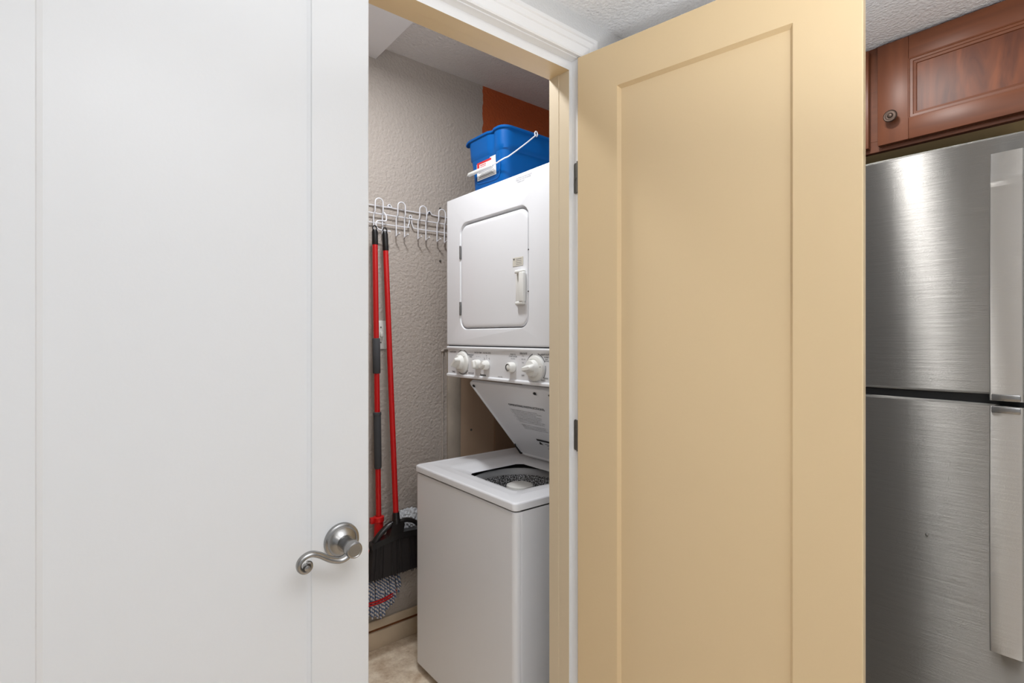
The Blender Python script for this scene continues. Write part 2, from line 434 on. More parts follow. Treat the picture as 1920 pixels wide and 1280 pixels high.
# ------------------------------------------------------------------ doors
def door_leaf(o, xdir, ndir, width, z0, z1, stile, ptop, pbot, mats, parent, thick=0.035, dp=0.010, bw=0.0065):
    """shaker leaf. o = hinge-side bottom corner on the face looked at; ndir points out of that face."""
    o = Vector(o); X = Vector(xdir).normalized(); N = Vector(ndir).normalized()
    def P(s, z, d): q = o + X * s + N * d; return (q.x, q.y, z)
    fr = MB()
    s1, s2 = stile, width - stile
    ch = 0.0018
    for face, d0, sg, mi in ((0, 0.0, -1, 0), (1, -thick, 1, 1)):
        def L(a, b, za, zb, d): return [P(a, za, d), P(b, za, d), P(b, zb, d), P(a, zb, d)]
        out = L(ch, width - ch, z0 + ch, z1 - ch, d0)
        inn = L(s1, s2, pbot, ptop, d0)
        fr.holed(out, inn, mi)
        in2 = L(s1 + 0.0015, s2 - 0.0015, pbot + 0.0015, ptop - 0.0015, d0 + sg * 0.0025)
        in3 = L(s1 + bw, s2 - bw, pbot + bw, ptop - bw, d0 + sg * dp)
        fr.loft([inn, in2, in3], mi, False, False)
        edge = L(0, width, z0, z1, d0 + sg * ch)
        fr.loft([out, edge], 2, False, False)
    fr.loft([[P(0, z0, -ch), P(width, z0, -ch), P(width, z1, -ch), P(0, z1, -ch)], [P(0, z0, -thick + ch), P(width, z0, -thick + ch), P(width, z1, -thick + ch), P(0, z1, -thick + ch)]], 2, False, False)
    fr.build('door_frame', mats, parent, smooth=20)
    pn = MB(); a = 0.003
    q = [(s1 + a, pbot + a), (s2 - a, pbot + a), (s2 - a, ptop - a), (s1 + a, ptop - a)]
    pn.add([P(s, z, -dp) for s, z in q], [[0, 1, 2, 3]], 0)
    pn.add([P(s, z, -thick + dp) for s, z in q], [[3, 2, 1, 0]], 1)
    pn.loft([[P(s, z, -dp) for s, z in q], [P(s, z, -thick + dp) for s, z in q]], 1, False, False)
    pn.build('door_panel', mats[:2], parent, smooth=0)

d1 = struct(thing('door_1', 'white panelled closet door leaf, closed, with a satin nickel lever', 'door', (0.411, WY, 0)))
door_leaf((-0.168, WY - 0.0005, 0), (1, 0, 0), (0, -1, 0), 0.579, 0.012, 2.018, 0.107, 1.911, 0.22, [M['door_white'], M['beige'], M['door_white']], d1, dp=0.0055, bw=0.0075)
d2 = struct(thing('door_2', 'beige panelled closet door leaf swung open towards the refrigerator', 'door', (0.968, 0.932, 0)))
door_leaf((0.968, 0.932, 0), (0.1805, -0.9836, 0), (-0.9836, -0.1805, 0), 0.612, 0.012, 2.018, 0.114, 1.911, 0.22, [M['beige'], M['door_white'], M['edge_cream']], d2)
for zc in (1.715, 1.045):
    h = MB()
    lp = rrect(0.9455, 0.9575, zc - 0.040, zc + 0.040, 0.005, 4)
    h.loft([[(0.9832, y, z) for y, z in lp], [(0.9812, y, z) for y, z in lp]])
    h.lathe([(0.005, -0.040), (0.005, 0.040)], (0.978, 0.9385, zc), (0, 0, 1), 12)
    h.lathe([(0.0005, 0.0012), (0.003, 0.001), (0.003, -0.001)], (0.981, 0.952, zc), (-1, 0, 0), 8)
    h.build('hinge', M['hinge'], d2)

# lever handle (part of the white leaf)
lc = Vector((0.357, WY - 0.0005, 0.925))
lv = bpy.data.objects.new('door_lever', None); COL.objects.link(lv); lv.parent = d1; lv.matrix_parent_inverse = world_inv(d1)
rose = MB().lathe([(0.0325, 0.0), (0.0325, 0.004), (0.0315, 0.0065), (0.029, 0.008), (0.0275, 0.0085), (0.027, 0.010), (0.024, 0.014), (0.019, 0.018), (0.0155, 0.0205), (0.015, 0.021)], lc, (0, -1, 0), 48)
rose.build('rose', M['nickel'], lv)
sh = MB().lathe([(0.0115, 0.018), (0.0115, 0.040), (0.013, 0.043), (0.0145, 0.046), (0.0145, 0.062), (0.0135, 0.0645), (0.0115, 0.0655), (0.0105, 0.0648)], lc + Vector((0, 0, 0.001)), (0, -1, 0), 32)
sh.build('hub', M['nickel'], lv)
P = [(0.354, 0.893, 0.921), (0.345, 0.893, 0.9135), (0.334, 0.894, 0.9115), (0.318, 0.895, 0.917), (0.301, 0.896, 0.928), (0.287, 0.896, 0.9335), (0.275, 0.896, 0.931), (0.2675, 0.896, 0.9235), (0.267, 0.896, 0.914), (0.273, 0.896, 0.907), (0.281, 0.896, 0.907), (0.286, 0.896, 0.9125), (0.285, 0.896, 0.919), (0.280, 0.896, 0.9205)]
P = smooth_pts(P, 6)
n = len(P); R = []
for i in range(n):
    t = i / (n - 1)
    R.append(0.0085 * (1 - t) + 0.0042 * t if t < .9 else 0.0046)
MB().tube(P, R, 12, flat=0.75, ref=(0, 1, 0)).lathe([(0.0045, -0.007), (0.0055, -0.003), (0.0058, 0.004), (0.0048, 0.0075), (0.003, 0.0085)], (0.2785, 0.896, 0.9135), (0, -1, 0), 16).build('lever', M['nickel'], lv)

# ------------------------------------------------------------------ stacked washer and dryer
wd = thing('laundry_center', 'white stacked washer and dryer with the washer lid propped open', 'washer dryer', (1.40, 1.51, 0))
Y0, Y1 = 1.202, 1.818
FX = 0.982
b = MB()
def wr(i, z): return [(x, y, z) for x, y in rrect(1.0058 + i, 1.68 - i, Y0 + .001 + i, Y1 - .001 - i, .006, 3)]
b.loft([wr(.004, .035), wr(0, .039), wr(0, .772), wr(.003, .772), wr(.003, .1)]); b.box(1.03, 1.66, Y0 + .03, Y1 - .03, 0.0, 0.04)
b.build('washer_cabinet', M['enamel'], wd)
lp = rrect(FX, 1.06, Y0, Y1, 0.016, 6)
half = [(x, y) for x, y in rrect(FX, FX + .06, Y0, Y1, 0.018, 8) if x <= FX + 0.0205]
# front panel: wraps round both front corners
fp = MB(); ring = [(FX + .0215, Y0), (FX + .018, Y0)]
for i in range(9):
    a = math.radians(270 - 90 * i / 8); ring.append((FX + .018 + .018 * math.cos(a), Y0 + .018 + .018 * math.sin(a)))
for i in range(9):
    a = math.radians(180 - 90 * i / 8); ring.append((FX + .018 + .018 * math.cos(a), Y1 - .018 + .018 * math.sin(a)))
ring += [(FX + .018, Y1), (FX + .0215, Y1)]
fp.loft([[(x + (.004 if k in (0, 3) else 0), y, z) for x, y in ring] for k, z in enumerate((0.030, 0.036, 0.766, 0.772))])
fp.build('front_panel', M['enamel'], wd)
# deck with lid recess sloping into the round tub opening
N = 64
def rr3(x0, x1, y0, y1, r, z):
    c = rrect(x0, x1, y0, y1, r, N // 4 - 1); return [(x, y, z) for x, y in c]
CX, CY, TR = 1.255, 1.508, 0.190
ang0 = [(x, y) for x, y in rrect(1.062, 1.43, 1.300, 1.716, 0.03, N // 4 - 1)]
circ = []
for x, y in ang0:
    a = math.atan2(y - CY, x - CX); circ.append((CX + TR * math.cos(a), CY + TR * math.sin(a)))
DX0, DX1, DY0, DY1 = FX - .003, 1.69, Y0 - .003, Y1 + .003
dk = MB()
dk.loft([rr3(DX0 + .004, DX1, DY0 + .004, DY1 - .004, 0.014, 0.776), rr3(DX0, DX1, DY0, DY1, 0.016, 0.779), rr3(DX0, DX1, DY0, DY1, 0.016, 0.796),
         rr3(DX0 + .002, DX1 - .002, DY0 + .002, DY1 - .002, 0.016, 0.8005), rr3(DX0 + .0065, DX1 - .006, DY0 + .0065, DY1 - .0065, 0.014, 0.803),
         rr3(DX0 + .045, DX1 - .02, DY0 + .06, DY1 - .014, 0.03, 0.803), rr3(DX0 + .055, DX1 - .03, DY0 + .07, DY1 - .020, 0.03, 0.800),
         rr3(1.0625, 1.440, 1.296, 1.726, 0.034, 0.799), rr3(1.066, 1.430, 1.304, 1.716, 0.03, 0.793),
         [(x * .35 + cx * .65, y * .35 + cy * .65, 0.787) for (x, y), (cx, cy) in zip(ang0, circ)],
         [(x, y, 0.7785) for x, y in circ],
         [(CX + (x - CX) * .985, CY + (y - CY) * .985, 0.7755) for x, y in circ],
         [(CX + (x - CX) * .992, CY + (y - CY) * .992, 0.774) for x, y in circ]], 0, False, False)
dk.build('washer_deck', M['enamel'], wd, smooth=40)
MB().lathe([(0.1865, 0.7745), (0.190, 0.770), (0.208, 0.760), (0.208, 0.60)], (CX, CY, 0), (0, 0, 1), 64, cap=False).build('outer_tub', M['grey_gap'], wd)
MB().lathe([(0.186, 0.740), (0.186, 0.756), (0.183, 0.7605), (0.177, 0.7605), (0.173, 0.756), (0.168, 0.741), (0.167, 0.737), (0.171, 0.736)], (CX, CY, 0), (0, 0, 1), 64, cap=False).build('balance_ring', M['tub_ring'], wd)
mb = MB(); mb.lathe([(0.178, 0.745), (0.172, 0.735), (0.172, 0.66), (0.168, 0.45)], (CX, CY, 0), (0, 0, 1), 64, cap=False)
mb.lathe([(0.168, 0.45), (0.16, 0.43), (0.03, 0.43)], (CX, CY, 0), (0, 0, 1), 64, cap=False)
mb.build('basket', M['speckle'], wd)
mb = MB(); mb.lathe([(0.09, 0.43), (0.075, 0.48), (0.050, 0.56), (0.043, 0.66), (0.042, 0.70), (0.044, 0.705), (0.049, 0.712), (0.051, 0.722), (0.051, 0.738), (0.049, 0.743), (0.042, 0.7455), (0.040, 0.7445), (0.032, 0.7465), (0.010, 0.748), (0.0005, 0.748)], (CX, CY, 0), (0, 0, 1), 40)
for k in range(4):
    a = k * math.pi / 2 + .5
    q = [(CX + math.cos(a) * r, CY + math.sin(a) * r, z) for r, z in ((.04, .69), (.05, .60), (.07, .52), (.10, .46))]
    mb.tube(q, [.004, .008, .011, .014], 8)
mb.build('agitator', M['plastic_white'], wd)
# raised lid, hinged at the back of the recess and leaning forward under the control panel
lid = bpy.data.objects.new('lid', None); COL.objects.link(lid); lid.parent = wd; lid.matrix_parent_inverse = world_inv(wd)
A = Vector((1.412, 0, 0.803)); U = Vector((-0.275, 0, 0.3245)).normalized(); NB = Vector((-U.z, 0, U.x))  # NB looks out of the underside
LL = 0.424
def LP(s, y, d): q = A + U * s + NB * d; return (q.x, y, q.z)
def lring(s0, s1, y0, y1, r, d): return [LP(s, y, d) for s, y in rrect(s0, s1, y0, y1, r, 6)]
lm = MB()
LY0, LY1 = 1.215, 1.684
lm.loft([lring(.004, LL - .004, LY0 + .004, LY1 - .004, .02, -.018), lring(0, LL, LY0, LY1, .022, -.014), lring(0, LL, LY0, LY1, .022, -.002), lring(.002, LL - .002, LY0 + .002, LY1 - .002, .021, 0),
         lring(.010, LL - .010, LY0 + .008, LY1 - .008, .018, 0), lring(.013, LL - .013, LY0 + .011, LY1 - .011, .016, -.004)])
lm.build('lid_panel', M['enamel'], lid, smooth=40)
for y in (LY1 - .012, LY0 + .012):
    bp = MB(); bp.tube([LP(.014, y, .001), LP(.020, y, .005), LP(.060, y, .0045), LP(.072, y, .001)], [.004, .0045, .0028, .002], 8)
    bp.build('lid_bumper', M['rubber'], lid)
for y in (LY1 - .018, LY0 + .018, 1.309):
    bq = MB()
    q = [LP(LL - .030 + a, y + c, -.002 + e) for a, c, e in ((0, -.006, 0), (0, .006, 0), (.012, .006, .003), (.012, -.006, .003))]
    bq.add(q, [[0, 1, 2, 3]])
    bq.lathe([(.005, 0), (.005, .004), (.003, .005)], LP(LL - .022, y, -.003), NB, 10)
    bq.build('lid_bumper', M['rubber'], lid)
rt = (0, -1, 0)
text('lid_print', 'OPERATING INSTRUCTIONS', 0.0155, LP(.315, 1.517, -.0028), rt, U, M['print'], lid, bold=0.0004)
body = ("1. Measure detergent into the washer tub first.\n2. Add a loosely sorted load of clothes, do not pack.\n3. Select the water level for the load size.\n"
        "    Never fill clothes above the top row of holes.\n4. Select the water temperature for the fabric.\n    Use bleach only if the care label says so.\n"
        "5. Close the lid. Turn the timer knob to a wash.\n    Pull the knob out to start, push in to stop.\n\n    Regular wash for cotton and linen items\n    Permanent press for wrinkle free items\n    Delicate for knits and washable woollens")
text('lid_print', body, 0.0082, LP(.292, 1.531, -.0028), rt, U, M['print'], lid, space=1.12)
wl = MB()
def lq(s0, s1, y0, y1, d, mi): wl.add([LP(s0, y0, d), LP(s0, y1, d), LP(s1, y1, d), LP(s1, y0, d)], [[0, 1, 2, 3]], mi)
lq(.126, .137, 1.345, 1.497, -.0030, 1)
for i in range(7): lq(.112 - i * .0085, .1155 - i * .0085, 1.36, 1.462 - (i % 3) * .006, -.0030, 2)
wl.add([LP(.106, 1.497, -.0029), LP(.106, 1.474, -.0029), LP(.124, 1.4855, -.0029)], [[0, 1, 2]], 1)
wl.build('warning_label', [M['enamel'], M['print_dark'], M['print']], lid, smooth=0)

# rear column that carries the dryer
MB().box(1.50, 1.72, Y0 + .02, Y1 - .03, 0.80, 1.27, bev=.004).build('rear_column', M['enamel'], wd)
# dryer cabinet with a recessed door opening
DXF = 1.12; DZ0, DZ1 = 1.268, 1.854; DYa, DYb = 1.196, 1.813
dy = MB()
op = rrect(1.300, 1.716, 1.328, 1.746, 0.045, 10)
c = 0.006
front = [(DYa + c, DZ0 + c), (DYb - c, DZ0 + c), (DYb - c, DZ1 - c), (DYa + c, DZ1 - c)]
dy.holed([(DXF, y, z) for y, z in front], [(DXF, y, z) for y, z in op])
op2 = rrect(1.3035, 1.7125, 1.3315, 1.7425, 0.042, 10); op3 = rrect(1.305, 1.711, 1.333, 1.740, 0.041, 10)
dy.loft([[(DXF, y, z) for y, z in op], [(DXF + .004, y, z) for y, z in op2], [(DXF + .018, y, z) for y, z in op3], [(DXF + .019, y, z) for y, z in rrect(1.32, 1.69, 1.35, 1.72, .03, 10)]], 0, False, True)
back = [(DYa, DZ0), (DYb, DZ0), (DYb, DZ1), (DYa, DZ1)]
mid = [(DYa + .002, DZ0 + .002), (DYb - .002, DZ0 + .002), (DYb - .002, DZ1 - .002), (DYa + .002, DZ1 - .002)]
dy.loft([[(DXF, y, z) for y, z in front], [(DXF + .002, y, z) for y, z in mid], [(DXF + c, y, z) for y, z in back], [(1.76, y, z) for y, z in back]], 0, False, True)
dy.build('dryer_cabinet', M['enamel'], wd, smooth=50)
dd = bpy.data.objects.new('dryer_door', None); COL.objects.link(dd); dd.parent = wd; dd.matrix_parent_inverse = world_inv(wd)
m1 = MB()
def dr(i, x): return [(x, y, z) for y, z in rrect(1.3085 + i, 1.7085 - i, 1.3365 + i, 1.733 - i, 0.040 - i * .8, 10)]
m1.loft([dr(0, DXF + .018), dr(0, DXF + .006), dr(.002, DXF + .003), dr(.006, DXF + .0015), dr(.016, DXF + .001)])
m1.build('door_panel', M['enamel'], dd, smooth=50)
hm = MB()
hx = DXF + .001
hm.box(hx - .016, hx, 1.313, 1.337, 1.418, 1.518, bev=.004, seg=3)
hm.box(hx - .015, hx, 1.316, 1.360, 1.514, 1.526, bev=.004, seg=3)
hm.box(hx - .014, hx, 1.316, 1.358, 1.409, 1.420, bev=.004, seg=3)
hm.box(hx - .003, hx, 1.330, 1.366, 1.412, 1.522, bev=.001)
hm.build('door_handle', M['plastic_white'], dd)
for zc in (1.632, 1.412):
    hg = MB(); hg.box(DXF - .002, DXF + .004, 1.7095, 1.7155, zc - .026, zc + .026, bev=.001); hg.lathe([(.0025, -.026), (.0025, .026)], (DXF - .001, 1.7125, zc), (0, 0, 1), 8)
    hg.build('door_hinge', M['nickel'], dd)
st = MB().box(hx - .0012, hx - .0004, 1.329, 1.384, 1.542, 1.571)
st.add([(hx - .0016, 1.382, 1.568), (hx - .0016, 1.372, 1.568), (hx - .0016, 1.377, 1.560)], [[0, 1, 2]], 1)
for i in range(4): st.add([(hx - .0015, 1.366, 1.566 - i * .006), (hx - .0015, 1.336, 1.566 - i * .006), (hx - .0015, 1.336, 1.5645 - i * .006), (hx - .0015, 1.366, 1.5645 - i * .006)], [[0, 1, 2, 3]], 2)
st.build('sticker', [M['sticker'], M['print'], M['print_light']], dd, smooth=0)
text('dryer_print', 'CAUTION: DO NOT PLACE\nITEMS ON TOP OF DRYER\n     CLEAN LINT', 0.0068, (DXF - .0006, 1.368, 1.836), rt, (0, 0, 1), M['print_light'], wd)
for y, z in ((1.301, 1.59), (1.3015, 1.452)):
    MB().lathe([(.0026, 0), (.0026, .001)], (DXF, y, z), (-1, 0, 0), 8).build('door_catch', M['print_dark'], wd)
# control panel with bead rails
cp = MB(); PX = 1.120
PA, PB = 1.196, 1.806
sec = [(1.36, 1.142), (PX + .004, 1.142), (PX - .001, 1.1425), (PX - .0035, 1.1455), (PX - .0035, 1.151), (PX - .001, 1.154), (PX + .003, 1.1555), (PX + .003, 1.249), (PX - .0005, 1.2525), (PX - .003, 1.2555), (PX - .0035, 1.2595), (PX - .001, 1.2635), (PX + .004, 1.2645), (1.36, 1.2645)]
cp.loft([[(x, PB, z) for x, z in sec], [(x, PA, z) for x, z in sec]])
cpo = cp.build('control_panel', M['enamel'], wd, smooth=30)
MB().box(PX + .006, 1.3, PA + .003, PB - .003, 1.262, 1.271).build('panel_gap', M['grey_gap'], wd)
KX = PX + .003
def timer_knob(y, z, tilt, R):
    k = bpy.data.objects.new('timer_knob', None); COL.objects.link(k); k.parent = wd; k.matrix_parent_inverse = world_inv(wd)
    MB().lathe([(R, 0.001), (R, 0.005), (R * .96, 0.009), (R * .80, 0.012), (R * .74, 0.0125), (R * .72, 0.0115), (R * .66, 0.012), (R * .62, 0.024), (R * .58, 0.0265), (R * .3, 0.0275), (.0005, .0278)], (KX, y, z), (-1, 0, 0), 40).build('dial', M['plastic_white'], k)
    g = MB(); rings = []
    for x, wdt, ht in ((-.026, .30, .58), (-.036, .22, .56), (-.044, .15, .52), (-.046, .10, .48)):
        lp = rrect(-wdt * R, wdt * R, -ht * R, ht * R, min(wdt * R * .95, .008), 5)
        ca, sa = math.cos(tilt), math.sin(tilt)
        rings.append([(KX + x, y + a * ca - b_ * sa, z + a * sa + b_ * ca) for a, b_ in lp])
    g.loft(rings)
    g.build('grip', M['plastic_white'], k)
    pm = MB(); ca, sa = math.cos(tilt), math.sin(tilt)
    pm.add([(KX - .0124, y + a * ca - b_ * sa, z + a * sa + b_ * ca) for a, b_ in ((-.0009, .74 * R), (.0009, .74 * R), (.0009, .9 * R), (-.0009, .9 * R))], [[0, 1, 2, 3]])
    pm.build('pointer_mark', M['print'], k)
timer_knob(1.698, 1.203, math.radians(50), 0.0420)
timer_knob(1.268, 1.199, math.radians(80), 0.0420)
def small_knob(y, z, tilt):
    k = bpy.data.objects.new('selector_knob', None); COL.objects.link(k); k.parent = wd; k.matrix_parent_inverse = world_inv(wd)
    MB().lathe([(.0175, .001), (.0180, .006), (.0172, .018), (.0160, .0215), (.0130, .0225), (.012, .0222)], (KX, y, z), (-1, 0, 0), 28).build('knob_body', M['plastic_white'], k)
    rings = []; ca, sa = math.cos(tilt), math.sin(tilt)
    for x, wdt, ht in ((-.020, .0085, .0155), (-.028, .0065, .0145), (-.030, .005, .0125)):
        rings.append([(KX + x, y + a * ca - b_ * sa, z + a * sa + b_ * ca) for a, b_ in rrect(-wdt, wdt, -ht, ht, .0045, 4)])
    MB().loft(rings).build('grip', M['plastic_white'], k)
small_knob(1.590, 1.199, math.radians(-10))
small_knob(1.537, 1.198, math.radians(60))
pb = MB().lathe([(.0175, .001), (.0178, .008), (.0170, .020), (.0150, .0235), (.0125, .0245)], (KX, 1.386, 1.197), (-1, 0, 0), 28, cap=False)
pb.lathe([(.0125, .0245), (.0115, .021), (.0115, .019), (.0105, .019)], (KX, 1.386, 1.197), (-1, 0, 0), 28, 1, cap=False)
pb.lathe([(.0105, .019), (.0103, .022), (.009, .023), (.0005, .0235)], (KX, 1.386, 1.197), (-1, 0, 0), 28, 0)
pb.build('start_button', [M['plastic_white'], M['print']], wd)
TX = KX - .0006
def ptxt(s, y, z, size, al='CENTER', m='print', bold=0.0001):
    return text('panel_print', s, size, (TX, y, z), rt, (0, 0, 1), M[m], wd, al, bold)
ptxt('AUTO DRY', 1.766, 1.2385, 0.0085)
ptxt('PERMANENT\nPRESS', 1.643, 1.2300, 0.0075)
ptxt('TIMED', 1.762, 1.160, 0.0085)
ptxt('AIR FLUFF', 1.640, 1.160, 0.0085)
ptxt('WATER TEMP', 1.594, 1.2395, 0.0078)
ptxt('WATER LEVEL', 1.538, 1.2395, 0.0078)
for i_, ch_ in enumerate('HWC'): ptxt(ch_, 1.603 - .011 * i_, 1.2255, 0.006, m='print_light')
ptxt('M', 1.540, 1.2300, 0.006); ptxt('S', 1.556, 1.2220, 0.006); ptxt('L', 1.522, 1.2220, 0.006)
ptxt('PUSH TO\nSTART DRYER', 1.386, 1.2385, 0.0070)
ptxt('dry time', 1.386, 1.2245, 0.0065, m='print_light')
ptxt('DELICATE', 1.330, 1.2425, 0.0085, m='print_dark')
ptxt('rinse', 1.333, 1.2355, 0.0058, m='print_light'); ptxt('spin only', 1.330, 1.2250, 0.0058, m='print_light'); ptxt('final', 1.333, 1.2130, 0.0058, m='print_light')
ptxt('OFF', 1.333, 1.1685, 0.0085)
ptxt('HEAVY DUTY', 1.222, 1.2415, 0.0075, m='print_dark')
ptxt('NORMAL\nregular\nsoak only', 1.216, 1.2340, 0.0056)
ptxt('RINSE', 1.218, 1.1660, 0.0075); ptxt('KNITS', 1.232, 1.1590, 0.0075)
ptxt('Kenmore', 1.562, 1.1575, 0.0095, m='print_dark', bold=0.0005)
ptxt('heavy duty', 1.458, 1.1580, 0.0060, m='print_light')
# arcs printed round the dials and level marks
for (cy, cz, r, a0, a1) in ((1.698, 1.203, .0455, 35, 80), (1.698, 1.203, .0455, 200, 320), (1.698, 1.203, .0455, 100, 145), (1.268, 1.199, .0465, 25, 78), (1.268, 1.199, .0465, 108, 165), (1.268, 1.199, .0465, -40, 12)):
    arc = MB(); vs = []
    for i in range(13):
        a = math.radians(a0 + (a1 - a0) * i / 12)
        for rr in (r, r + .0026): vs.append((TX, cy - rr * math.cos(a), cz + rr * math.sin(a)))
    arc.add(vs, [[2 * i, 2 * i + 1, 2 * i + 3, 2 * i + 2] for i in range(12)])
    arc.build('dial_arc', M['print'], wd, smooth=0)
for y, z, a in ((1.552, 1.2205, 35), (1.538, 1.2235, 0), (1.524, 1.2205, -35)):
    ca, sa = math.cos(math.radians(a)), math.sin(math.radians(a))
    MB().add([(TX, y + p * ca - q * sa, z + p * sa + q * ca) for p, q in ((-.0008, -.004), (.0008, -.004), (.0008, .004), (-.0008, .004))], [[0, 1, 2, 3]]).build('level_mark', M['print'], wd, smooth=0)

# ------------------------------------------------------------------ bucket on the dryer
bk = thing('mop_bucket', 'blue rectangular plastic bucket with a white wire handle on top of the dryer', 'bucket', (1.365, 1.675, 1.854))
NB_ = 16
def bsec(x0, x1, y0, y1, r, z, groove=0.0, spout=0.0, gw=0.022):
    pts = []
    loop = []
    # dense rounded rectangle so the grooves have vertices
    base = rrect(x0, x1, y0, y1, r, 6)
    for i in range(len(base)):
        a = Vector(base[i]); b_ = Vector(base[(i + 1) % len(base)])
        k = 14 if (b_ - a).length > .05 else 1
        for j in range(k): loop.append(a + (b_ - a) * (j / k))
    yc = 1.628
    for p in loop:
        x, y = p; zz = z
        if groove:
            g = groove * max(0, 1 - abs(y - yc) / gw)
            if x < x0 + .01: x += g
            g2 = groove * max(0, 1 - abs(y - yc) / gw)
            if x > x1 - .01: x -= g2
        if spout and x < x0 + .03 and y > y1 - .03:
            t = min(1, (y - (y1 - .03)) / .02); x -= spout * t; zz -= spout * 1.1 * t
        pts.append((x, y, zz))
    return pts
bm_ = MB(); zb = 1.8545; bx1 = 1.518
bm_.loft([bsec(1.232, bx1 - .024, 1.575, 1.778, .03, zb), bsec(1.228, bx1 - .02, 1.571, 1.782, .034, zb + .006), bsec(1.220, bx1 - .013, 1.561, 1.790, .036, zb + .158),
          bsec(1.218, bx1 - .012, 1.560, 1.791, .036, zb + .164), bsec(1.213, bx1 - .007, 1.553, 1.797, .036, zb + .172, .006), bsec(1.212, bx1 - .006, 1.552, 1.798, .036, zb + .19, .011),
          bsec(1.209, bx1 - .003, 1.549, 1.801, .036, zb + .244, .013), bsec(1.203, bx1 + .003, 1.543, 1.807, .038, zb + .246, .012, .010), bsec(1.202, bx1 + .004, 1.542, 1.808, .038, zb + .252, .012, .010),
          bsec(1.204, bx1 + .002, 1.544, 1.806, .037, zb + .2545, .012, .010), bsec(1.211, bx1 - .006, 1.551, 1.799, .034, zb + .253, .012, .006), bsec(1.214, bx1 - .009, 1.555, 1.795, .034, zb + .19, .011), bsec(1.235, bx1 - .03, 1.58, 1.772, .03, zb + .006)], 0, True, True)
bm_.build('bucket_body', M['bucket'], bk, smooth=40)
# raised frame moulded round the label
mo = smooth_pts([(1.2205, 1.750, 2.012), (1.2225, 1.748, 1.96), (1.2235, 1.738, 1.928), (1.224, 1.70, 1.922), (1.224, 1.62, 1.919), (1.2235, 1.596, 1.928), (1.2225, 1.589, 1.955), (1.2205, 1.586, 2.012)], 5)
MB().tube(mo, .0028, 6).build('label_frame', M['bucket'], bk)
lb = MB(); lx = lambda z: 1.2195 + (2.012 - z) * .05 - .0012
def lbq(y0, y1, z0, z1, mi, off=0): lb.add([(lx(z0) - off, y0, z0), (lx(z0) - off, y1, z0), (lx(z1) - off, y1, z1), (lx(z1) - off, y0, z1)], [[0, 1, 2, 3]], mi)
lbq(1.612, 1.740, 1.936, 2.011, 0)
lbq(1.640, 1.737, 1.999, 2.007, 1, .0004); lbq(1.722, 1.737, 1.981, 1.999, 1, .0004)
lbq(1.676, 1.716, 1.992, 1.995, 2, .0004); lbq(1.676, 1.716, 1.985, 1.988, 2, .0004)
for i in range(7): lbq(1.622 + (i * 37 % 11) * .002, 1.732 - (i * 23 % 7) * .003, 1.9405 + i * .0058, 1.943 + i * .0058, 3 if i != 1 else 4, .0004)
lb.build('bucket_label', [M['label_white'], M['label_red'], M['label_red'], M['print_light'], M['print_dark']], bk, smooth=0)
half = [(1.364, 1.5385, 2.100), (1.355, 1.535, 2.093), (1.330, 1.532, 2.072), (1.294, 1.531, 2.042), (1.2255, 1.533, 1.987), (1.210, 1.543, 1.977), (1.202, 1.565, 1.970), (1.200, 1.60, 1.9655)]
oth = [(1.200, 1.765, 1.9655), (1.206, 1.777, 1.966), (1.222, 1.792, 1.972), (1.245, 1.803, 1.988), (1.292, 1.815, 2.040), (1.330, 1.816, 2.072), (1.355, 1.814, 2.093), (1.364, 1.8115, 2.100)]
bl = MB(); bl.tube(smooth_pts(half + oth, 6), .0026, 8)
for yy in (1.5385, 1.8115):
    lpp = [(1.364 + .007 * math.sin(a), yy, 2.104 + .010 * math.cos(a)) for a in [math.radians(t) for t in range(-150, 181, 30)]]
    bl.tube(lpp, .0026, 8)
bl.build('wire_handle', M['wire'], bk)
MB().tube([(1.200, 1.608, 1.9655), (1.200, 1.612, 1.9655), (1.200, 1.766, 1.9655), (1.200, 1.771, 1.9655)], [.0062, .0080, .0080, .0055], 16).build('handle_grip', M['plastic_white'], bk)

# ------------------------------------------------------------------ hook rail
hr = thing('hook_rack', 'white wire hook rail screwed to the greige closet wall', 'hook rack', (1.0, BACK, 1.815))
rails = MB()
def wy(d): return BACK - d
for z in (1.850,):
    P = [(0.55, wy(.006), z)]
    for xc in (0.98, 1.173):
        P += [(xc - .022, wy(.006), z), (xc - .010, wy(.006), z + .006), (xc, wy(.006), z + .014), (xc + .010, wy(.006), z + .006), (xc + .022, wy(.006), z)]
    P += [(1.30, wy(.006), z)]
    rails.tube(smooth_pts(P, 4), .0024, 8)
rails.tube([(0.55, wy(.016), 1.815), (1.30, wy(.016), 1.815)], .0028, 8)
for a, b_ in ((0.60, 1.070), (1.082, 1.32)):
    z = 1.776
    P = []
    if a > 1: P += [(a, wy(.012), 1.816), (a, wy(.012), 1.800), (a + .006, wy(.012), 1.783), (a + .020, wy(.012), z)]
    else: P += [(a, wy(.012), z)]
    P += [(.5 * (a + b_), wy(.012), z)]
    if b_ < 1.2: P += [(b_ - .020, wy(.012), z), (b_ - .006, wy(.012), 1.783), (b_, wy(.012), 1.800), (b_, wy(.012), 1.816)]
    else: P += [(b_, wy(.012), z)]
    rails.tube(smooth_pts(P, 5), .0026, 8)
rails.tube([(1.076 + .006 * math.sin(a), wy(.012), 1.824 + .007 * math.cos(a)) for a in [math.radians(t) for t in range(0, 361, 30)]], .0024, 8)
rails.build('rail', M['wire'], hr)
for xc in (0.98, 1.076, 1.173):
    MB().lathe([(.006, -.0005), (.006, .005), (.004, .0075), (.0005, .008)], (xc, BACK, 1.857 if xc != 1.076 else 1.824), (0, -1, 0), 12).build('mounting_screw', M['nickel'], hr)
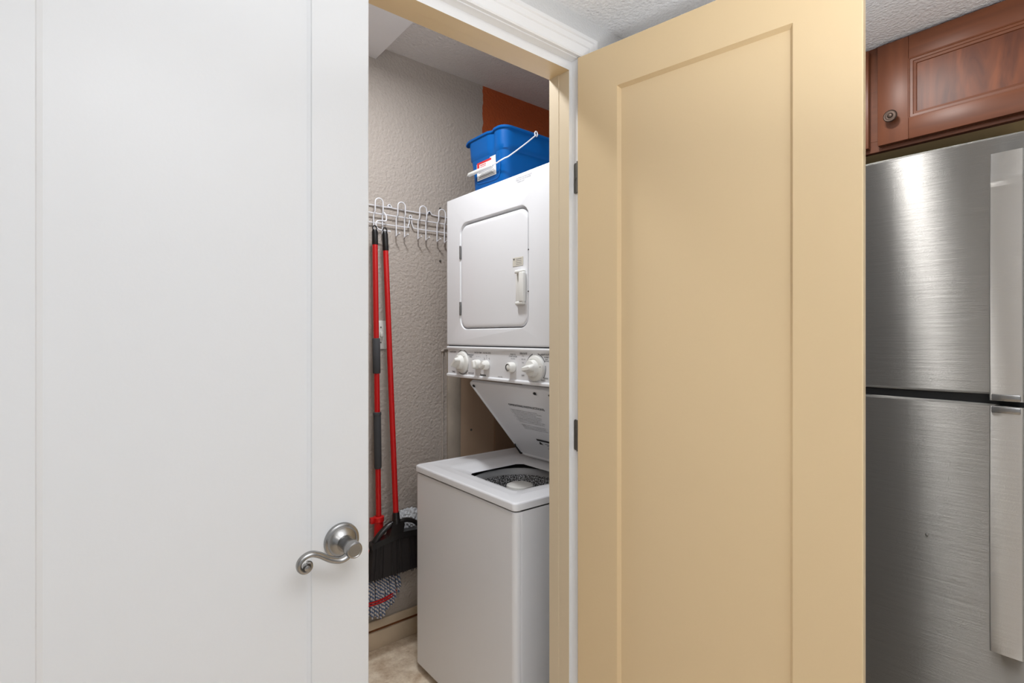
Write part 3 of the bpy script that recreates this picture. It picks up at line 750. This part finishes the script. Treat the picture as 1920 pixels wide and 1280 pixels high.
def hook_pts(xc, tips=True):
    a = 0.0185
    L = []
    L += [(xc - a - .001, wy(.052), 1.7385), (xc - a - .001, wy(.030), 1.732), (xc - a - .001, wy(.020), 1.729), (xc - a - .001, wy(.0195), 1.735), (xc - a - .001, wy(.0195), 1.770), (xc - a - .001, wy(.0195), 1.803), (xc - a, wy(.022), 1.812), (xc - a + .001, wy(.030), 1.822), (xc - a + .001, wy(.031), 1.830), (xc - a + .001, wy(.031), 1.856)]
    for t in range(160, 19, -20):
        q = math.radians(t); L.append((xc + (a - .001) * math.cos(q), wy(.031), 1.858 + (a - .001) * math.sin(q)))
    R_ = [(2 * xc - x, y, z) for x, y, z in L[:10]][::-1]
    return L + R_
first = None
for xc in (0.922, 1.024, 1.128, 1.224):
    o = MB().tube(hook_pts(xc), .0029, 8).build('double_hook', M['wire'], hr, smooth=60)
sh_ = thing('spare_wire_hook', 'bent white wire S hook hung over the rail above the mop and broom', 'hook', (0.93, BACK - .03, 1.80))
P = [(0.940, wy(.022), 1.822), (0.947, wy(.030), 1.817), (0.951, wy(.036), 1.803), (0.951, wy(.037), 1.790), (0.946, wy(.038), 1.783), (0.925, wy(.040), 1.782), (0.908, wy(.042), 1.777), (0.902, wy(.043), 1.763), (0.907, wy(.044), 1.749), (0.920, wy(.045), 1.742), (0.945, wy(.046), 1.741), (0.966, wy(.047), 1.741)]
MB().tube(smooth_pts(P, 5), .003, 8).build('hook_wire', M['wire'], sh_)

# ------------------------------------------------------------------ light switch
sw = thing('light_switch', 'white light switch plate on the closet wall behind the red poles', 'light switch', (0.941, BACK, 1.31))
MB().box(0.907, 0.974, BACK - .006, BACK, 1.250, 1.370, bev=.003).build('cover_plate', M['outlet'], sw)
MB().box(0.936, 0.946, BACK - .018, BACK - .005, 1.302, 1.322, bev=.002).build('toggle', M['outlet'], sw)
for z in (1.278, 1.342):
    MB().lathe([(.0035, 0), (.003, .0015), (.0005, .002)], (0.941, BACK - .006, z), (0, -1, 0), 10).build('plate_screw', M['hinge'], sw)

# ------------------------------------------------------------------ mop
mp = thing('string_mop', 'red pole string mop with grey grips and blue white yarn, hung on the hook rail', 'mop', (0.905, 1.985, 0.15))
def mop_at(z):
    t = (1.745 - z) / (1.745 - 0.53); return Vector((0.8905 + (0.9045 - 0.8905) * t, 1.992 + (1.985 - 1.992) * t, z))
def seg(z0, z1, r, m, nm, parent, f, n=20, ends=None):
    mb = MB(); mb.tube([f(z0), f(z1)], r, n, ref=(1, 0, 0)); return mb.build(nm, m, parent)
seg(1.70, 0.50, .0112, M['red'], 'pole', mp, mop_at)
mb = MB(); mb.tube([mop_at(1.676), mop_at(1.678), mop_at(1.728), mop_at(1.737)], [.0118, .0125, .0122, .0095], 20, ref=(1, 0, 0))
mb.tube([mop_at(1.737) + Vector((.0085 * math.cos(a), 0, .006 + .011 * math.sin(a))) for a in [math.radians(t) for t in range(-30, 211, 30)]], .0026, 8)
mb.build('hanging_cap', M['black'], mp)
mb = MB(); mb.tube([mop_at(1.296), mop_at(1.293), mop_at(1.156), mop_at(1.153)], [.0135, .0155, .0155, .0135], 20, ref=(1, 0, 0)); mb.build('upper_grip', M['grip'], mp)
mb = MB(); mb.tube([mop_at(.996), mop_at(.994), mop_at(.984), mop_at(.983), mop_at(.772), mop_at(.766)], [.0150, .0165, .0165, .0150, .0150, .0130], 20, ref=(1, 0, 0)); mb.build('lower_grip', M['grip'], mp)
mb = MB(); mb.tube([mop_at(.572), mop_at(.570), mop_at(.552), mop_at(.550), mop_at(.43)], [.019, .022, .022, .0185, .021], 20, ref=(1, 0, 0)); mb.box(.868, .884, 1.975, 1.995, .548, .572, bev=.003); mb.build('socket', M['red_plastic'], mp)
MB().box(.845, .965, 1.968, 2.004, .405, .44, bev=.008, seg=3).build('yarn_clamp', M['red_plastic'], mp)
yn = MB()
for row in range(3):
    for i in range(20):
        u = (i + .5 * (row % 2)) / 19 * 2 - 1
        x0 = .905 + u * .055; x1 = .900 + u * .098 + random.uniform(-.004, .004)
        zb_ = .162 + (.095 if u > 0 else .08) * abs(u) ** 1.8 + random.uniform(-.006, .012)
        y0 = 1.986; y1 = 1.974 + row * .016
        pts = []
        for k in range(11):
            t = k / 10; e = t ** .7
            pts.append((x0 + (x1 - x0) * e * (1 - .06 * t) + .002 * math.sin(9 * t + i), y0 + (y1 - y0) * min(1, t * 2.2), .415 + (zb_ - .415) * t))
        yn.tube(pts, [.0052] * 10 + [.0036], 6)
yo = yn.build('yarn', M['yarn'], mp); yo['kind'] = 'stuff'
rb = MB()
P = []
for i in range(21):
    u = i / 10 - 1; P.append((.886 + u * .092, 1.9660 + .012 * abs(u) ** 3, .238 + .013 * u * u))
rb.tube(P, .0036, 6); rb.tube([(x, y - .0006, z - .010) for x, y, z in P], .0030, 6)
rb.build('stitched_band', M['red_plastic'], mp)

# ------------------------------------------------------------------ broom
br = thing('broom', 'red pole broom with a wide black bristle head hung beside the washer', 'broom', (0.96, 1.94, 0.33))
def br_at(z):
    t = (1.74 - z) / (1.74 - 0.56); return Vector((0.9335 + (0.9545 - 0.9335) * t, 1.990 + (1.930 - 1.990) * t, z))
seg(1.70, 0.575, .0112, M['red'], 'pole', br, br_at)
mb = MB(); mb.tube([br_at(1.655), br_at(1.657), br_at(1.722), br_at(1.733)], [.0118, .0125, .0122, .0095], 20, ref=(1, 0, 0))
mb.tube([br_at(1.733) + Vector((.0085 * math.cos(a), 0, .006 + .011 * math.sin(a))) for a in [math.radians(t) for t in range(-30, 211, 30)]], .0026, 8)
mb.build('hanging_cap', M['black'], br)
hd_ = MB(); by = 1.930
hd_.tube([(br_at(.592)), (br_at(.588)), br_at(.555), br_at(.548)], [.0135, .0145, .0155, .017], 20, ref=(1, 0, 0))
# centre web from the socket down to the bar
hd_.loft([[(.932, by - .014, .556), (.982, by - .014, .556), (.982, by + .014, .556), (.932, by + .014, .556)], [(.928, by - .016, .540), (.985, by - .016, .540), (.985, by + .016, .540), (.928, by + .016, .540)], [(.915, by - .018, .495), (.975, by - .018, .495), (.975, by + .018, .495), (.915, by + .018, .495)]])
hd_.tube(smooth_pts([(.940, by, .550), (.915, by, .541), (.885, by, .519), (.862, by, .492), (.850, by, .468)], 5), [.012] * 21, 10, flat=.75)
hd_.tube(smooth_pts([(.975, by, .550), (1.000, by, .551), (1.030, by, .541), (1.055, by, .520), (1.075, by, .490)], 5), [.010] * 21, 10, flat=.75)
rings = []
for i in range(13):
    u = i / 12; x = .846 + u * .236; zt = .492 + .014 * math.sin(u * math.pi) + .010 * u; hh = .022
    rings.append([(x, by - .021, zt - hh), (x, by - .017, zt), (x, by + .017, zt), (x, by + .021, zt - hh)])
hd_.loft(rings)
hd_.build('broom_head', M['black'], br, smooth=40)
bs = MB()
core = []
for z, x0, x1, hy in ((.486, .852, 1.076, .016), (.42, .842, 1.086, .022), (.356, .834, 1.094, .028)):
    core.append([(x0, by - hy, z), (x1, by - hy, z), (x1, by + hy, z), (x0, by + hy, z)])
bs.loft(core)
for i in range(60):
    for row in range(4):
        u = (i + random.random()) / 60; v = (row + random.random()) / 4
        x0 = .850 + u * .228; x1 = .830 + u * .268; y0 = by - .018 + v * .036; y1 = by - .032 + v * .064
        zb_ = .350 + random.uniform(-.002, .003)
        bs.tube([(x0, y0, .490), (.5 * (x0 + x1) + .001, .5 * (y0 + y1), .41), (x1, y1, zb_)], [.0019, .0019, .0014], 4)
bo = bs.build('bristles', M['bristle'], br, smooth=0); bo['kind'] = 'stuff'

# ------------------------------------------------------------------ crumpled plastic wrap behind the broom
bmw = bmesh.new(); bmesh.ops.create_icosphere(bmw, subdivisions=5, radius=1)
random.seed(3)
dirs = [(Vector((random.gauss(0, 1), random.gauss(0, 1), random.gauss(0, 1))).normalized(), random.uniform(4, 22), random.uniform(0, 6)) for _ in range(14)]
for v in bmw.verts:
    n_ = v.co.normalized(); d_ = sum(abs(math.sin(dr_.dot(n_) * f + p)) for dr_, f, p in dirs) / 14
    k = .45 + .85 * d_
    v.co = Vector((1.052 + n_.x * .072 * k, 2.012 + n_.y * .027 * k, .513 + n_.z * .052 * k))
wm = MB().add([v.co.copy() for v in bmw.verts], [[v.index for v in f.verts] for f in bmw.faces]); bmw.free()
wo = wm.build('plastic_wrap', M['film'], None, smooth=8)
wo['label'] = 'crumpled clear plastic wrap stuffed behind the black broom head'; wo['category'] = 'plastic wrap'

# ------------------------------------------------------------------ refrigerator
fr = thing('refrigerator', 'stainless steel top freezer refrigerator beside the open beige door', 'refrigerator', (1.98, 0.52, 0))
RX = 1.62; RY0, RY1 = 0.140, 0.905
MB().box(RX + .075, 2.36, RY0 + .004, RY1 - .004, 0.03, 1.755, bev=.006).build('cabinet_body', M['fridge_side'], fr)
def fridge_door(name, z0, z1):
    KB = 0.115; yc = .5 * (RY0 + RY1); out = []
    nn = 24
    for i in range(nn + 1):
        y = RY0 + .006 + (RY1 - RY0 - .012) * i / nn; out.append((RX + KB * (y - yc) ** 2, y))
    e0 = RX + KB * (RY0 - yc) ** 2; e1 = e0
    ring = [(RX + .068, RY0)] + [(e0 + .008, RY0), (e0 + .002, RY0 + .002)] + out + [(e1 + .002, RY1 - .002), (e1 + .008, RY1), (RX + .068, RY1)]
    mb = MB()
    rs = []
    for dz, dx in ((0, .006), (.0015, .002), (.006, 0)):
        rs.append([(x + (dx if x < RX + .06 else 0), y, z0 + dz) for x, y in ring])
    for dz, dx in ((.006, 0), (.0015, .002), (0, .006)):
        rs.append([(x + (dx if x < RX + .06 else 0), y, z1 - dz) for x, y in ring])
    mb.loft(rs)
    return mb.build(name, M['steel'], fr, smooth=30)
fz = fridge_door('freezer_door', 1.166, 1.767)
fd = fridge_door('refrigerator_door', 0.075, 1.146)
MB().box(RX + .012, RX + .074, RY0 + .006, RY1 - .006, 1.140, 1.172).build('door_gasket', M['gasket'], fr)
MB().box(RX + .03, RX + .08, RY0 + .01, RY1 - .01, 0.0, 0.07).build('kick_plate', M['rubber'], fr)
def fhandle(parent, zs, name='door_handle'):
    """bowed flat bar; zs = list of (z, projection from the door)"""
    ya, yb = 0.181, 0.2365; base = RX + .012
    rings = []
    for z, p in zs:
        xo = base - p
        rings.append([(xo + .0015, ya, z), (xo, ya + .002, z), (xo - .001, .5 * (ya + yb), z), (xo, yb - .002, z), (xo + .0015, yb, z), (xo + .010, yb, z), (xo + .010, ya, z)])
    return MB().loft(rings).build(name, M['steel_light'], parent, smooth=30)
zt, zb1 = 1.716, 1.157
fhandle(fz, [(zb1, .046), (zb1 + .012, .047)] + [(1.169 + (1.64 - 1.169) * i / 8, .047 + .004 * math.sin(math.pi * i / 8)) for i in range(9)] + [(1.65, .0495), (1.66, .0475), (1.675, .0455), (1.695, .0440), (zt, .0430)])
zt2, zb2 = 1.145, 0.588
fhandle(fd, [(zb2, .045), (.604, .046), (.625, .0465), (.65, .047)] + [(.66 + (1.125 - .66) * i / 8, .047 + .004 * math.sin(math.pi * i / 8)) for i in range(9)] + [(1.133, .047), (zt2, .046)])
for par, z0, z1, za in ((fz, 1.158, 1.172, 1.70), (fd, 1.130, 1.144, .60)):
    MB().box(RX - .0375, RX + .016, 0.185, 0.233, z0, z1, bev=.002).build('handle_bracket', M['nickel'], par)
    MB().box(RX - .026, RX + .016, 0.190, 0.228, za - .012, za + .008, bev=.002).build('handle_bracket', M['nickel'], par)
MB().lathe([(.0035, 0), (.0035, .0012), (.0015, .0022), (.0003, .0023)], (RX + .0040, 0.359, 0.807), (-1, 0, 0), 12).build('dent', M['steel'], fd)

# ------------------------------------------------------------------ wall cabinet above the refrigerator
cb = thing('wall_cabinet', 'cherry brown wooden wall cabinet with bronze knobs above the refrigerator', 'cabinet', (2.08, 0.51, 1.838))
CX0 = 1.776; CZ0 = 1.838; CYa, CYb = 0.075, 0.943
MB().box(CX0 + .02, 2.40, CYa, CYb, CZ0 + .010, CEIL - .001).build('cabinet_box', M['cab_under'], cb)
ff = MB(); ff.box(CX0, CX0 + .02, CYa, CYb, CZ0, CZ0 + .032, bev=.0015); ff.box(CX0, CX0 + .02, CYa, CYb, CEIL - .034, CEIL - .001)
ff.box(CX0, CX0 + .02, CYa, CYa + .03, CZ0 + .032, CEIL - .034); ff.box(CX0, CX0 + .02, CYb - .03, CYb, CZ0 + .032, CEIL - .034); ff.box(CX0, CX0 + .02, .49, .535, CZ0 + .032, CEIL - .034)
ff.build('face_frame', M['wood_h'], cb, smooth=20)
def cab_door(y0, y1, knob_y):
    d = bpy.data.objects.new('cabinet_door', None); COL.objects.link(d); d.parent = cb; d.matrix_parent_inverse = world_inv(cb)
    x0, x1 = 1.756, 1.7755; z0, z1 = 1.849, 2.134; sw_, rb_, rt_ = .073, .0575, .062
    for (a, b_) in ((y0, y0 + sw_), (y1 - sw_, y1)):
        MB().box(x0, x1, a, b_, z0, z1, bev=.002).build('stile', M['wood_v'], d)
    for (a, b_) in ((z0, z0 + rb_), (z1 - rt_, z1)):
        MB().box(x0 + .0003, x1, y0 + sw_, y1 - sw_, a, b_, bev=.0015).build('rail', M['wood_h'], d)
    mo = MB(); ya, yb, za, zb_ = y0 + sw_, y1 - sw_, z0 + rb_, z1 - rt_
    rings = []
    for ins, x in ((-.0005, x0 + .0015), (.002, x0 + .0012), (.003, x0 + .0035), (.009, x0 + .004), (.010, x0 + .0065), (.016, x0 + .008), (.0175, x0 + .013)):
        rings.append([(x, ya + ins, za + ins), (x, yb - ins, za + ins), (x, yb - ins, zb_ - ins), (x, ya + ins, zb_ - ins)])
    mo.loft(rings, 0, False, False); mo.build('panel_moulding', M['wood_h'], d, smooth=15)
    MB().box(x0 + .0115, x1 - .002, ya + .010, yb - .010, za + .010, zb_ - .010).build('panel', M['wood_p'], d)
    kn = MB().lathe([(.0065, 0), (.0055, .006), (.0065, .012), (.0145, .018), (.0165, .020), (.0165, .0225), (.0145, .0240), (.0125, .0235), (.0095, .0245), (.0070, .0240), (.0050, .0265), (.0005, .0275)], (x0, knob_y, 1.9185), (-1, 0, 0), 28)
    kn.build('knob', M['dark_bronze'], d)
cab_door(0.080, 0.502, 0.4655)
cab_door(0.524, 0.940, 0.560)
